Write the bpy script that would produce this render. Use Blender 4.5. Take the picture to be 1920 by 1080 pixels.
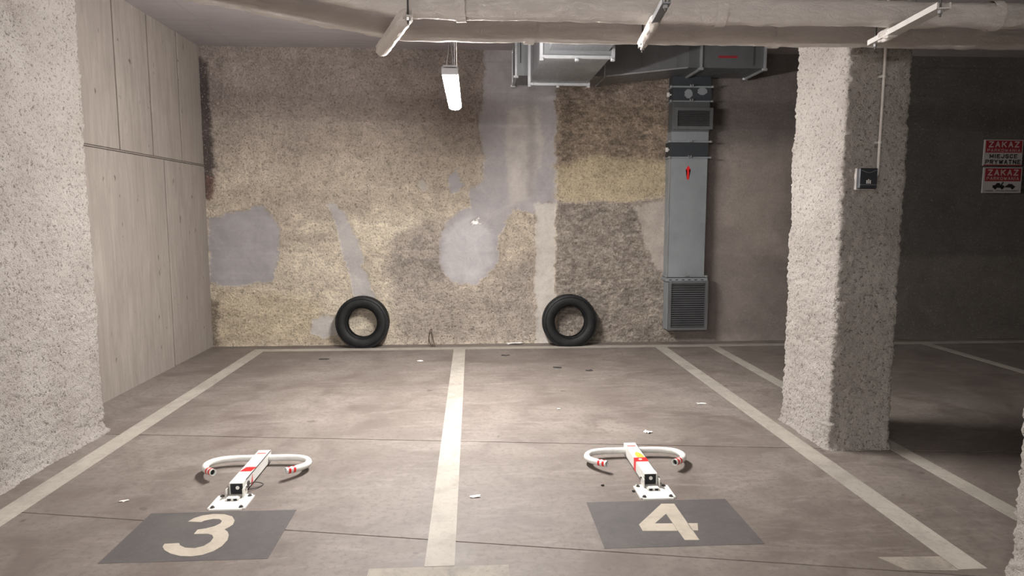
import bpy, bmesh, math, random
import numpy as np
from mathutils import Vector, Matrix

random.seed(7)
for o in list(bpy.data.objects): bpy.data.objects.remove(o)
S = bpy.context.scene
C = S.collection

# ------------------------------------------------------------------ camera
F = 1265.0                                   # focal length in pixels of the 1920 px frame
P = math.atan(141 / F)                       # pitch down
PSI = math.atan(75 * math.cos(P) / F)        # yaw to the right
H = 1.64
cam_d = bpy.data.cameras.new('camera'); cam_d.sensor_width = 36.0; cam_d.lens = F / 1920 * 36
cam_d.clip_start = 0.05; cam_d.clip_end = 100
cam = bpy.data.objects.new('camera', cam_d); C.objects.link(cam)
cam.location = (0, 0, H); cam.rotation_euler = (math.pi / 2 - P, 0, -PSI)
S.camera = cam

# ------------------------------------------------------------------ world, exposure, lamp power
w = bpy.data.worlds.new('world'); S.world = w; w.use_nodes = True
w.node_tree.nodes['Background'].inputs[0].default_value = (0.62, 0.6, 0.66, 1)
w.node_tree.nodes['Background'].inputs[1].default_value = 0.02
S.view_settings.view_transform = 'Standard'; S.view_settings.look = 'None'
S.view_settings.gamma = 1; S.view_settings.use_curve_mapping = False
S.view_settings.exposure = 1.68
LAMP = 175.0                                 # radiance of the LED diffusers

# ------------------------------------------------------------------ pixel -> place
def ray(x, y):
    a = (x - 960) / F; b = (540 - y) / F
    cp, sp, cs, ss = math.cos(P), math.sin(P), math.cos(PSI), math.sin(PSI)
    return (a*cs + ss*cp + b*ss*sp, -a*ss + cs*cp + b*cs*sp, -sp + b*cp)
def fl(x, y, z=0.0):
    d = ray(x, y); t = (z - H) / d[2]; return (d[0]*t, d[1]*t)
def wy(x, y, Y):
    d = ray(x, y); t = Y / d[1]; return (d[0]*t, H + d[2]*t)

YW, ZC = 8.40, 3.59                          # back wall, ceiling
XL, XR, YB = -3.2, 9.6, -5.5                 # left wall, right wall, wall behind the camera

# ------------------------------------------------------------------ numpy noise
def _h(ix, iy, iz):
    n = (ix.astype(np.int64)*374761393 + iy.astype(np.int64)*668265263 + iz.astype(np.int64)*2147483647 % 1013904223) & 0xffffffff
    n = ((n ^ (n >> 13)) * 1274126177) & 0xffffffff
    n = ((n ^ (n >> 16)) * 2246822519) & 0xffffffff
    return ((n ^ (n >> 15)) & 0xffffff) / float(0xffffff)
def vnoise(p, s, seed=0):
    q = p * s + seed * 17.31
    i = np.floor(q).astype(np.int64); f = q - i; f = f*f*f*(f*(f*6-15)+10)
    r = 0
    for dx in (0, 1):
        for dy in (0, 1):
            for dz in (0, 1):
                wgt = (f[:,0] if dx else 1-f[:,0])*(f[:,1] if dy else 1-f[:,1])*(f[:,2] if dz else 1-f[:,2])
                r = r + wgt*_h(i[:,0]+dx, i[:,1]+dy, i[:,2]+dz*7)
    return r*2 - 1
def fbm(p, s, o=3, seed=0, g=0.5):
    r = 0; a = 1; t = 0
    for k in range(o):
        r = r + a*vnoise(p, s*2.03**k, seed+k); t += a; a *= g
    return r / t

# ------------------------------------------------------------------ materials
def new_mat(name):
    m = bpy.data.materials.new(name); m.use_nodes = True
    nt = m.node_tree; b = nt.nodes['Principled BSDF']
    return m, nt, b
class NT:
    def __init__(s, nt): s.nt = nt
    def n(s, t, **kw):
        x = s.nt.nodes.new(t)
        for k, v in kw.items():
            if k.startswith('_'): setattr(x, k[1:], v)
        return x
    def l(s, a, b): s.nt.links.new(a, b)
    def coord(s, scale=(1,1,1)):
        tc = s.n('ShaderNodeTexCoord'); mp = s.n('ShaderNodeMapping')
        mp.inputs['Scale'].default_value = scale
        g = s.n('ShaderNodeNewGeometry'); s.l(g.outputs['Position'], mp.inputs['Vector'])
        return mp.outputs[0]
    def noise(s, vec, scale, detail=4, rough=0.55, dist=0):
        x = s.n('ShaderNodeTexNoise'); x.inputs['Scale'].default_value = scale
        x.inputs['Detail'].default_value = detail; x.inputs['Roughness'].default_value = rough
        x.inputs['Distortion'].default_value = dist; s.l(vec, x.inputs['Vector']); return x.outputs[0]
    def ramp(s, fac, stops):
        x = s.n('ShaderNodeValToRGB'); e = x.color_ramp.elements
        while len(e) < len(stops): e.new(0.5)
        for el, (p, c) in zip(e, stops):
            el.position = p; el.color = (c, c, c, 1) if not isinstance(c, tuple) else (*c, 1)
        s.l(fac, x.inputs[0]); return x.outputs[0]
    def mix(s, fac, a, b, mode='MIX'):
        x = s.n('ShaderNodeMix', _data_type='RGBA', _blend_type=mode)
        for v, i in ((fac, 0), (a, 6), (b, 7)):
            if isinstance(v, (int, float)): x.inputs[i].default_value = v
            elif isinstance(v, tuple): x.inputs[i].default_value = (*v, 1)
            else: s.l(v, x.inputs[i])
        return x.outputs[2]
    def math(s, op, a, b=0.0):
        x = s.n('ShaderNodeMath', _operation=op)
        for v, i in ((a, 0), (b, 1)):
            if isinstance(v, (int, float)): x.inputs[i].default_value = v
            else: s.l(v, x.inputs[i])
        return x.outputs[0]
    def bump(s, h, b, strength=0.5, dist=0.01):
        x = s.n('ShaderNodeBump'); x.inputs['Distance'].default_value = dist
        if isinstance(strength, (int, float)): x.inputs['Strength'].default_value = strength
        else: s.l(strength, x.inputs['Strength'])
        s.l(h, x.inputs['Height']); s.l(x.outputs[0], b.inputs['Normal'])

def plain(name, col, rough=0.5, metal=0.0, var=0.12, scale=14.0, bump=0.0, bscale=60.0):
    m, nt, b = new_mat(name); N = NT(nt); v = N.coord()
    n = N.noise(v, scale, 5, 0.6)
    k = N.ramp(n, [(0.3, 1 - var), (0.7, 1 + var*0.3)])
    N.l(N.mix(1.0, col, k, 'MULTIPLY'), b.inputs['Base Color'])
    b.inputs['Roughness'].default_value = rough; b.inputs['Metallic'].default_value = metal
    if bump: N.bump(N.noise(v, bscale, 4), b, bump, 0.004)
    return m

def mat_floor():
    m, nt, b = new_mat('floor_screed'); N = NT(nt); v = N.coord()
    big = N.noise(v, 0.55, 5, 0.62, 0.6); mid = N.noise(v, 2.6, 6, 0.65, 0.8); fine = N.noise(v, 26, 5, 0.7)
    vs = N.coord((1.0, 4.0, 1.0)); streak = N.noise(vs, 1.7, 5, 0.7, 1.2)
    c = N.mix(N.ramp(big, [(0.36, 0.0), (0.64, 1.0)]), (0.121, 0.100, 0.085), (0.192, 0.166, 0.145))
    c = N.mix(N.ramp(mid, [(0.3, 0.85), (0.54, 0.0)]), c, (0.097, 0.076, 0.066))
    c = N.mix(N.ramp(streak, [(0.52, 0.0), (0.72, 0.5)]), c, (0.250, 0.220, 0.195))
    c = N.mix(N.ramp(fine, [(0.34, 0.6), (0.52, 0.0)]), c, (0.095, 0.077, 0.066))
    spots = N.noise(v, 9.0, 2, 0.4); c = N.mix(N.ramp(spots, [(0.235, 0.6), (0.27, 0.0)]), c, (0.061, 0.050, 0.043))
    N.l(c, b.inputs['Base Color'])
    N.l(N.ramp(mid, [(0.2, 0.52), (0.8, 0.75)]), b.inputs['Roughness'])
    N.bump(fine, b, 0.25, 0.003)
    return m
def mat_paint(name, col, wear=0.5, under=(0.13, 0.113, 0.1)):
    m, nt, b = new_mat(name); N = NT(nt); v = N.coord()
    n = N.noise(v, 6.0, 8, 0.72, 0.5); n2 = N.noise(v, 40, 4, 0.7)
    c = N.mix(N.ramp(n, [(0.3, wear), (0.56, 0.0)]), col, under)
    c = N.mix(N.ramp(n2, [(0.28, wear), (0.46, 0.0)]), c, under)
    g = N.noise(v, 1.4, 4, 0.6); c = N.mix(1.0, c, N.ramp(g, [(0.3, 0.84), (0.7, 1.05)]), 'MULTIPLY')
    N.l(c, b.inputs['Base Color']); b.inputs['Roughness'].default_value = 0.7
    return m
def mat_board():
    m, nt, b = new_mat('board_marked_concrete'); N = NT(nt); v = N.coord()
    vs = N.coord((1, 5, 0.5)); st = N.noise(vs, 2.6, 8, 0.72, 1.2)
    mott = N.noise(v, 1.6, 5, 0.6, 0.5)
    c = N.mix(N.ramp(st, [(0.3, 0.0), (0.65, 1.0)]), (0.185, 0.159, 0.137), (0.275, 0.243, 0.212))
    c = N.mix(N.ramp(mott, [(0.35, 0.45), (0.65, 0.0)]), c, (0.2, 0.17, 0.15))
    vp = N.coord((1, 1, 0.5)); pit = N.noise(vp, 16, 2, 0.5)
    c = N.mix(N.ramp(pit, [(0.24, 0.8), (0.3, 0.0)]), c, (0.07, 0.06, 0.05))
    N.l(c, b.inputs['Base Color']); b.inputs['Roughness'].default_value = 0.88
    N.bump(st, b, 0.3, 0.006)
    return m
def mat_ceiling():
    m, nt, b = new_mat('ceiling_concrete'); N = NT(nt); v = N.coord()
    vs = N.coord((0.6, 5, 1)); st = N.noise(vs, 2.2, 6, 0.65, 0.3); mt = N.noise(v, 1.1, 5, 0.6)
    c = N.mix(st, (0.27, 0.245, 0.25), (0.4, 0.37, 0.37))
    c = N.mix(N.ramp(mt, [(0.3, 0.5), (0.6, 0.0)]), c, (0.25, 0.225, 0.23))
    N.l(c, b.inputs['Base Color']); b.inputs['Roughness'].default_value = 0.85
    N.bump(st, b, 0.2, 0.004)
    return m
def mat_plaster():
    m, nt, b = new_mat('patched_plaster'); N = NT(nt); v = N.coord()
    at = N.n('ShaderNodeVertexColor'); at.layer_name = 'tone'
    n1 = N.noise(v, 20, 6, 0.75, 0.8); n2 = N.noise(v, 48, 4, 0.7, 0.5); n3 = N.noise(v, 3.0, 7, 0.7, 0.6); n4 = N.noise(v, 9.0, 6, 0.7, 1.0)
    c = N.mix(1.0, at.outputs['Color'], N.ramp(n3, [(0.3, 0.78), (0.7, 1.14)]), 'MULTIPLY')
    rough_mask = at.outputs['Alpha']
    c = N.mix(rough_mask, c, N.mix(1.0, c, N.ramp(n4, [(0.34, 0.8), (0.66, 1.14)]), 'MULTIPLY'))
    sp = N.math('MULTIPLY', N.ramp(n2, [(0.36, 0.75), (0.47, 0.0)]), rough_mask)
    c = N.mix(sp, c, (0.12, 0.09, 0.07))
    sp2 = N.math('MULTIPLY', N.ramp(n1, [(0.36, 0.65), (0.45, 0.0)]), rough_mask)
    c = N.mix(sp2, c, (0.16, 0.125, 0.095))
    li = N.math('MULTIPLY', N.ramp(n2, [(0.57, 0.0), (0.68, 0.6)]), rough_mask)
    c = N.mix(li, c, (0.66, 0.59, 0.5))
    N.l(c, b.inputs['Base Color']); b.inputs['Roughness'].default_value = 0.92
    h = N.math('ADD', n1, N.math('MULTIPLY', n2, 0.6))
    N.bump(h, b, N.math('ADD', N.math('MULTIPLY', rough_mask, 0.9), 0.1), 0.05)
    return m
def mat_render():
    m, nt, b = new_mat('sprayed_cement_render'); N = NT(nt); v = N.coord()
    n1 = N.noise(v, 46, 4, 0.75, 0.0); n2 = N.noise(v, 120, 3, 0.7); n3 = N.noise(v, 2.2, 5, 0.6, 0.5)
    c = N.mix(N.ramp(n3, [(0.3, 0.0), (0.7, 1.0)]), (0.378, 0.339, 0.304), (0.493, 0.458, 0.418))
    c = N.mix(N.ramp(n1, [(0.37, 0.85), (0.45, 0.0)]), c, (0.132, 0.110, 0.092))
    c = N.mix(N.ramp(n2, [(0.35, 0.5), (0.46, 0.0)]), c, (0.211, 0.180, 0.154))
    c = N.mix(N.ramp(n2, [(0.6, 0.0), (0.75, 0.5)]), c, (0.598, 0.572, 0.528))
    N.l(c, b.inputs['Base Color']); b.inputs['Roughness'].default_value = 0.93
    N.bump(N.math('ADD', n1, N.math('MULTIPLY', n2, 0.6)), b, 1.0, 0.028)
    return m
def mat_foil():
    m, nt, b = new_mat('crumpled_foil_jacket'); N = NT(nt); v = N.coord((0.5, 1, 1))
    n = N.noise(v, 24, 7, 0.75, 2.5); n2 = N.noise(v, 5, 5, 0.65)
    N.l(N.mix(n2, (0.66, 0.61, 0.565), (0.84, 0.79, 0.74)), b.inputs['Base Color'])
    b.inputs['Metallic'].default_value = 0.3
    N.l(N.ramp(n, [(0.3, 0.28), (0.7, 0.5)]), b.inputs['Roughness'])
    N.bump(n, b, 0.8, 0.022)
    return m
def mat_steel(name, col, rough=0.42, metal=0.75):
    m, nt, b = new_mat(name); N = NT(nt); v = N.coord((6, 1, 1))
    n = N.noise(v, 5, 5, 0.6); n2 = N.noise(N.coord(), 2.2, 5, 0.6)
    c = N.mix(1.0, col, N.ramp(n2, [(0.3, 0.8), (0.7, 1.1)]), 'MULTIPLY')
    N.l(c, b.inputs['Base Color']); b.inputs['Metallic'].default_value = metal
    N.l(N.ramp(n, [(0.3, rough - 0.08), (0.7, rough + 0.1)]), b.inputs['Roughness'])
    return m
def mat_rubber():
    m, nt, b = new_mat('tyre_rubber'); N = NT(nt); v = N.coord()
    n = N.noise(v, 12, 6, 0.65); n2 = N.noise(v, 60, 4)
    c = N.mix(N.ramp(n, [(0.45, 0.0), (0.75, 0.6)]), (0.006, 0.006, 0.0065), (0.022, 0.021, 0.02))
    N.l(c, b.inputs['Base Color']); b.inputs['Roughness'].default_value = 0.6; b.inputs['Specular IOR Level'].default_value = 0.25
    N.bump(n2, b, 0.2, 0.002)
    return m
def mat_emit(name, col, s):
    m, nt, b = new_mat(name)
    b.inputs['Base Color'].default_value = (0.8, 0.8, 0.8, 1)
    b.inputs['Emission Color'].default_value = (*col, 1); b.inputs['Emission Strength'].default_value = s
    return m

M = dict(
    floor=mat_floor(), board=mat_board(), ceil=mat_ceiling(), plaster=mat_plaster(), render=mat_render(),
    foil=mat_foil(), rubber=mat_rubber(),
    joint=plain('joint_dirt', (0.05, 0.042, 0.037), 0.95),
    line=mat_paint('line_paint', (0.34, 0.313, 0.268), 0.4),
    line_worn=mat_paint('worn_line_paint', (0.28, 0.25, 0.205), 0.75),
    panel=mat_paint('grey_panel_paint', (0.066, 0.059, 0.057), 0.3),
    digit=mat_paint('digit_paint', (0.4, 0.355, 0.285), 0.3, (0.15, 0.13, 0.11)),
    steel=mat_steel('galvanised_steel', (0.22, 0.225, 0.232), 0.42),
    steel_d=mat_steel('dull_galvanised_steel', (0.24, 0.26, 0.27), 0.5, 0.35),
    steel_m=mat_steel('shaded_steel', (0.1, 0.105, 0.108), 0.5, 0.35),  # steel darkened to carry the lamp's falloff on the upper ducts
    steel_b=mat_steel('bright_flange_steel', (0.5, 0.51, 0.52), 0.35),
    damper=plain('dark_damper_steel', (0.035, 0.04, 0.045), 0.5, 0.3),
    black=plain('duct_inside', (0.012, 0.012, 0.013), 0.9),
    white=plain('white_powder_coat', (0.62, 0.62, 0.585), 0.45, 0, 0.1, 22),
    dirty=plain('dirty_white_coat', (0.6, 0.58, 0.53), 0.6, 0, 0.3, 40),
    red=plain('red_reflective_tape', (0.62, 0.02, 0.02), 0.35, 0, 0.15),
    redf=plain('faded_red_tape', (0.52, 0.17, 0.14), 0.5, 0, 0.2, 60),
    yellow=plain('yellow_sticker', (0.6, 0.45, 0.05), 0.5, 0, 0.5, 90),
    bolt=plain('dark_bolt_steel', (0.09, 0.085, 0.08), 0.45, 0.6),
    dark=plain('dark_grey_plastic', (0.022, 0.025, 0.03), 0.45),
    dark2=plain('grey_lid_edge', (0.2, 0.21, 0.23), 0.45),
    plastic=plain('light_grey_plastic', (0.45, 0.42, 0.39), 0.5),
    offw=plain('off_white_plastic', (0.5, 0.48, 0.455), 0.5),
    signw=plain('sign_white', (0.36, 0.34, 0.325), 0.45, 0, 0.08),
    signr=plain('sign_red', (0.22, 0.013, 0.02), 0.45),
    signk=plain('sign_black', (0.012, 0.012, 0.012), 0.5),
    signp=plain('sign_pale_letters', (0.4, 0.31, 0.29), 0.5),
    housing=plain('lamp_housing_grey', (0.4, 0.4, 0.41), 0.5),
    wire=plain('steel_wire', (0.5, 0.5, 0.52), 0.35, 0.7),
    rust=plain('rusty_wire', (0.07, 0.045, 0.03), 0.8),
    paper=plain('scrap_paper', (0.7, 0.68, 0.64), 0.8),
    scrap=plain('dark_scrap', (0.03, 0.028, 0.026), 0.8),
    led_fill=mat_emit('fill_led_diffuser', (1.0, 0.96, 0.935), LAMP*0.6),  # dimmer diffuser of the added fill lamps
    jointw=plain('formwork_joint', (0.1, 0.084, 0.072), 0.95),
    led=mat_emit('led_diffuser', (1.0, 0.96, 0.935), LAMP),
)

# ------------------------------------------------------------------ object helpers
def prop(o, label=None, cat=None, group=None, kind=None):
    for k, v in (('label', label), ('category', cat), ('group', group), ('kind', kind)):
        if v: o[k] = v
    return o
def empty(name, loc, label, cat, group=None):
    o = bpy.data.objects.new(name, None); o.empty_display_size = 0.1
    C.objects.link(o); o.location = loc
    return prop(o, label, cat, group)
def org(p):
    v = Vector((0, 0, 0))
    while p is not None: v += p.location; p = p.parent
    return v
def obj(name, bm, mat, parent=None, smooth=False, loc=None):
    """bm in world coordinates; the origin goes to loc or to the parent's origin"""
    bmesh.ops.recalc_face_normals(bm, faces=bm.faces)
    o0 = org(parent); base = Vector(loc) if loc is not None else o0
    bmesh.ops.translate(bm, verts=bm.verts, vec=-base)
    me = bpy.data.meshes.new(name); bm.to_mesh(me); bm.free()
    me.materials.append(M[mat] if isinstance(mat, str) else mat)
    if smooth:
        me.polygons.foreach_set('use_smooth', [True]*len(me.polygons)); me.set_sharp_from_angle(angle=math.radians(40))
    o = bpy.data.objects.new(name, me); C.objects.link(o)
    o.location = base - o0
    if parent is not None: o.parent = parent
    return o
def share(src, name, parent, world):
    """another piece with the mesh of src, at a world position"""
    o = bpy.data.objects.new(name, src.data); C.objects.link(o)
    o.location = Vector(world) - org(parent); o.parent = parent; return o
def BM(): return bmesh.new()
def box(bm, x0, x1, y0, y1, z0, z1, bev=0.0, seg=2):
    r = bmesh.ops.create_cube(bm, size=1)
    vs = r['verts']
    for v in vs: v.co = Vector(((x0+x1)/2 + v.co.x*(x1-x0), (y0+y1)/2 + v.co.y*(y1-y0), (z0+z1)/2 + v.co.z*(z1-z0)))
    if bev:
        es = list({e for v in vs for e in v.link_edges})
        bmesh.ops.bevel(bm, geom=es, offset=bev, segments=seg, affect='EDGES', profile=0.5)
    return bm
def tube(bm, pts, r, seg=12, cap=True, rr=None):
    pts = [Vector(p) for p in pts]; rings = []
    up = Vector((0, 0, 1))
    for i, p in enumerate(pts):
        t = (pts[min(i+1, len(pts)-1)] - pts[max(i-1, 0)]).normalized()
        a = t.cross(up)
        if a.length < 1e-4: a = t.cross(Vector((0, 1, 0)))
        a.normalize(); b = a.cross(t)
        q = rr[i] if rr else r
        rings.append([bm.verts.new(p + (a*math.cos(k*2*math.pi/seg) + b*math.sin(k*2*math.pi/seg))*q) for k in range(seg)])
    for i in range(len(rings)-1):
        for k in range(seg):
            bm.faces.new((rings[i][k], rings[i][(k+1) % seg], rings[i+1][(k+1) % seg], rings[i+1][k]))
    if cap: bm.faces.new(rings[0][::-1]); bm.faces.new(rings[-1])
    return bm
def cyl(bm, a, b, r, seg=12): return tube(bm, [a, b], r, seg)
def hollow(bm, pts, r, ri, seg=14):
    """open tube with wall thickness"""
    o = tube(bm, pts, r, seg, cap=False); n = len(bm.verts); bm.verts.ensure_lookup_table()
    k0 = n - seg*len(pts)
    tube(bm, pts, ri, seg, cap=False); bm.verts.ensure_lookup_table()
    for e in (0, (len(pts)-1)*seg):
        for k in range(seg):
            a, b_ = k0+e+k, k0+e+(k+1) % seg
            bm.faces.new((bm.verts[a], bm.verts[b_], bm.verts[b_+n-k0], bm.verts[a+n-k0]))
    return bm
def prism(bm, poly, z0, z1):
    a = [bm.verts.new((x, y, z0)) for x, y in poly]; b = [bm.verts.new((x, y, z1)) for x, y in poly]
    n = len(poly); bm.faces.new(a); bm.faces.new(b)
    for i in range(n): bm.faces.new((a[i], a[(i+1) % n], b[(i+1) % n], b[i]))
    bmesh.ops.triangulate(bm, faces=[f for f in bm.faces if len(f.verts) > 4])
    return bm
def catmull(pts, n=8):
    pts = [Vector(p) for p in pts]; out = []
    q = [pts[0]*2 - pts[1]] + pts + [pts[-1]*2 - pts[-2]]
    for i in range(1, len(q)-2):
        for k in range(n):
            t = k / n; a, b, c, d = q[i-1], q[i], q[i+1], q[i+2]
            out.append(0.5*((2*b) + (c-a)*t + (2*a-5*b+4*c-d)*t*t + (3*b-a-3*c+d)*t**3))
    out.append(pts[-1]); return out
def grid_mesh(name, V, nu, nv, mat, closed=False, parent=None, tone=None, loc=(0, 0, 0), kind=None, label=None, cat=None):
    """V: (nu*nv,3), u-major"""
    iu = np.arange(nu if closed else nu-1); iv = np.arange(nv-1)
    A, B = np.meshgrid(iu, iv, indexing='ij'); A2 = (A+1) % nu
    q = np.stack([A*nv+B, A2*nv+B, A2*nv+B+1, A*nv+B+1], -1).reshape(-1, 4)
    me = bpy.data.meshes.new(name); n = len(q)
    me.vertices.add(len(V)); me.vertices.foreach_set('co', (V - np.array(loc)).astype(np.float32).ravel())
    me.loops.add(n*4); me.loops.foreach_set('vertex_index', q.astype(np.int32).ravel())
    me.polygons.add(n); me.polygons.foreach_set('loop_start', np.arange(0, n*4, 4, dtype=np.int32))
    me.update(calc_edges=True); me.validate()
    me.polygons.foreach_set('use_smooth', np.ones(n, dtype=bool))
    if tone is not None:
        a = me.color_attributes.new('tone', 'FLOAT_COLOR', 'POINT')
        a.data.foreach_set('color', tone.astype(np.float32).ravel())
    me.materials.append(M[mat])
    o = bpy.data.objects.new(name, me); C.objects.link(o); o.location = loc
    if parent: o.parent = parent
    return prop(o, label, cat, None, kind)

# ================================================================== SETTING
# ---- floor: screed slabs between the saw-cut joints
bm = BM(); box(bm, XL-0.2, XR+0.2, YB-0.2, YW+0.2, -0.2, -0.012)
floor = prop(obj('floor', bm, 'joint', loc=(0, 0, 0)), 'grey-brown screed floor of the parking bays', None, None, 'structure')
def split(poly, a, b, gap=0.009):
    """convex polygon cut by the line a-b: (left part, right part)"""
    d = Vector((b[0]-a[0], b[1]-a[1])).normalized(); n = Vector((-d.y, d.x))
    def clip(sg):
        out = []
        f = lambda p: sg*((p[0]-a[0])*n.x + (p[1]-a[1])*n.y) - gap/2
        for i in range(len(poly)):
            p, q = poly[i], poly[(i+1) % len(poly)]; fp, fq = f(p), f(q)
            if fp >= 0: out.append(p)
            if fp*fq < 0:
                t = fp/(fp-fq); out.append((p[0]+(q[0]-p[0])*t, p[1]+(q[1]-p[1])*t))
        return out
    return clip(1), clip(-1)
full = [(XL-0.1, YB-0.1), (XR+0.1, YB-0.1), (XR+0.1, YW+0.1), (XL-0.1, YW+0.1)]
back, front = split(full, (-2.525, 5.023), (0.807, 4.628))
fl_, fr_ = split(front, (2.66, -5), (2.66, 5))
m1, m2 = split(fl_, (-2.62, 3.735), (1.52, 2.92))
b1, b2 = split(back, (5.72, 4), (5.72, 9), 0.004)
for pl in (b1, b2, fr_, m1, m2):
    bm = BM(); prism(bm, pl, -0.05, 0.0); obj('floor_slab', bm, 'floor', floor)

# ---- ceiling with formwork panels
bm = BM(); box(bm, XL-0.2, XR+0.2, YB-0.2, YW+0.2, ZC+0.008, ZC+0.25)
ceil = prop(obj('ceiling', bm, 'joint', loc=(0, 0, ZC)), 'bare concrete ceiling of the garage', None, None, 'structure')
xs = [XL-0.1, -2.755, -0.25, 2.25, 4.75, 7.25, XR+0.1]; ys = [YB-0.1, -2.5, 2.5, YW+0.1]
for i in range(len(xs)-1):
    for j in range(len(ys)-1):
        bm = BM(); box(bm, xs[i]+0.002, xs[i+1]-0.002, ys[j]+0.002, ys[j+1]-0.002, ZC+random.uniform(0, 0.003), ZC+0.05)
        obj('ceiling_panel', bm, 'ceil', ceil)

# ---- left wall: board-marked concrete panels with open joints
bm = BM(); box(bm, XL-0.25, XL-0.014, YB-0.2, YW+0.2, 0, ZC)
wl = prop(obj('wall_left', bm, 'jointw', loc=(XL, 0, 0)), 'board-marked grey concrete side wall', None, None, 'structure')
up = [YB, -2.9, -0.2, 2.5, 5.79, 6.46, 7.12, 7.80, YW+0.05]; lo = [YB, -2.2, 0.5, 3.6, 5.75, 7.34, YW+0.05]
for seq, z0, z1 in ((up, 2.212, ZC+0.01), (lo, -0.01, 2.192)):
    for a, b_ in zip(seq[:-1], seq[1:]):
        d = random.uniform(-0.003, 0.003)
        bm = BM(); box(bm, XL-0.03, XL+d, a+0.016, b_-0.016, z0, z1, 0.005, 1); obj('wall_panel', bm, 'board', wl)
# ledge at the pour joint
bm = BM(); box(bm, XL-0.02, XL+0.006, 5.2, YW, 2.196, 2.205, 0.002, 1); obj('pour_joint', bm, 'board', wl)

# ---- walls out of sight that close the garage
bm = BM(); box(bm, XR, XR+0.2, YB-0.2, YW+0.2, 0, ZC)
prop(obj('wall_right', bm, 'board'), 'far concrete side wall of the garage', None, None, 'structure')
bm = BM(); box(bm, XL-0.2, XR+0.2, YB-0.2, YB, 0, ZC)
prop(obj('wall_front', bm, 'board'), 'concrete wall across the driving aisle', None, None, 'structure')

# ---- back wall: patched plaster, relief in the mesh, colour of each patch in an attribute
def pip(X, Z, poly):
    """signed distance (positive inside) to a polygon in metres"""
    ins = np.zeros(len(X), bool); dist = np.full(len(X), 1e9); n = len(poly)
    for i in range(n):
        (x0, y0), (x1, y1) = poly[i], poly[(i+1) % n]
        if y0 != y1:
            c = ((y0 > Z) != (y1 > Z)) & (X < (x1-x0)*(Z-y0)/(y1-y0)+x0); ins ^= c
        dx, dy = x1-x0, y1-y0; t = np.clip(((X-x0)*dx+(Z-y0)*dy)/(dx*dx+dy*dy+1e-12), 0, 1)
        dist = np.minimum(dist, np.hypot(X-x0-t*dx, Z-y0-t*dy))
    return np.where(ins, dist, -dist)
def sm(x, a, b):
    t = np.clip((x-a)/(b-a), 0, 1); return t*t*(3-2*t)
xsn = np.concatenate([np.arange(XL-0.02, 3.3, 0.0125), np.arange(3.3, XR+0.1, 0.03)]); zsn = np.arange(-0.02, ZC+0.03, 0.0125)
GX, GZ = np.meshgrid(xsn, zsn, indexing='ij'); GX = GX.ravel(); GZ = GZ.ravel()
PT = np.stack([GX, np.zeros_like(GX), GZ], -1)
wob = 0.04*fbm(PT, 6, 4, 3)+0.03*fbm(PT, 24, 3, 5); wob2 = 0.04*fbm(PT, 6, 4, 9)+0.03*fbm(PT, 24, 3, 13); DX = GX+wob; DZ = GZ+wob2
wide = fbm(PT, 1.3, 4, 21); midn = fbm(PT, 5, 4, 31); hin = fbm(PT, 22, 3, 41)
col = np.zeros((len(GX), 3)); rgh = np.ones(len(GX))
def lay(mask, c, r=None):
    global col, rgh
    col = col*(1-mask[:,None]) + np.array(c)[None,:]*mask[:,None]
    if r is not None: rgh = rgh*(1-mask) + r*mask
def poly_px(pts): return [wy(x, y, YW) for x, y in pts]
def patch(pts, c, r, soft=0.012, k=1.0):
    d = pip(DX, DZ, poly_px(pts)); lay(k*sm(d, -soft, soft), c, r)
    if r < 0.3 and soft < 0.025: lay(0.5*np.exp(-((d+0.006)/0.014)**2)*sm(midn+0.3*hin, -0.25, 0.3), (0.17, 0.14, 0.115))   # broken plaster edge
OCH = (0.64, 0.545, 0.43)
lay(np.ones(len(GX)), OCH, 0.9)
lay(sm(wide, -0.1, 0.5)*0.7, (0.74, 0.645, 0.515)); lay(sm(-wide, 0.0, 0.5)*0.5, (0.5, 0.425, 0.355))
# browner, mauve upper part: mostly weaker lamp light painted into the colour
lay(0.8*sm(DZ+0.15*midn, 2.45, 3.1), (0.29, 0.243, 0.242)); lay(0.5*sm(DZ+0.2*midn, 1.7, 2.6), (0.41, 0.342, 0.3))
lay(0.9*sm(pip(DX, DZ, poly_px([(560, 400), (820, 400), (760, 470), (740, 560), (800, 640), (420, 645), (410, 545), (520, 535)])), -0.12, 0.12)*sm(midn, -0.6, 0.3), (0.8, 0.705, 0.55), 0.9)
patch([(405, 540), (470, 545), (600, 560), (620, 645), (405, 648)], (0.62, 0.51, 0.34), 0.85, 0.12, 0.6)
# grey rough mottling in the middle
GRY = (0.35, 0.32, 0.295)
patch([(745, 440), (800, 410), (850, 420), (850, 530), (880, 545), (1000, 480), (1003, 645), (760, 645), (735, 560), (720, 500)], (0.53, 0.46, 0.395), 1.0, 0.1, 0.8)
lay(0.75*sm(pip(DX, DZ, poly_px([(740, 440), (800, 425), (835, 470), (830, 560), (760, 560), (740, 500)])), -0.05, 0.05)*sm(midn, -0.2, 0.2), (0.36, 0.315, 0.275), 1.0)
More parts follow.
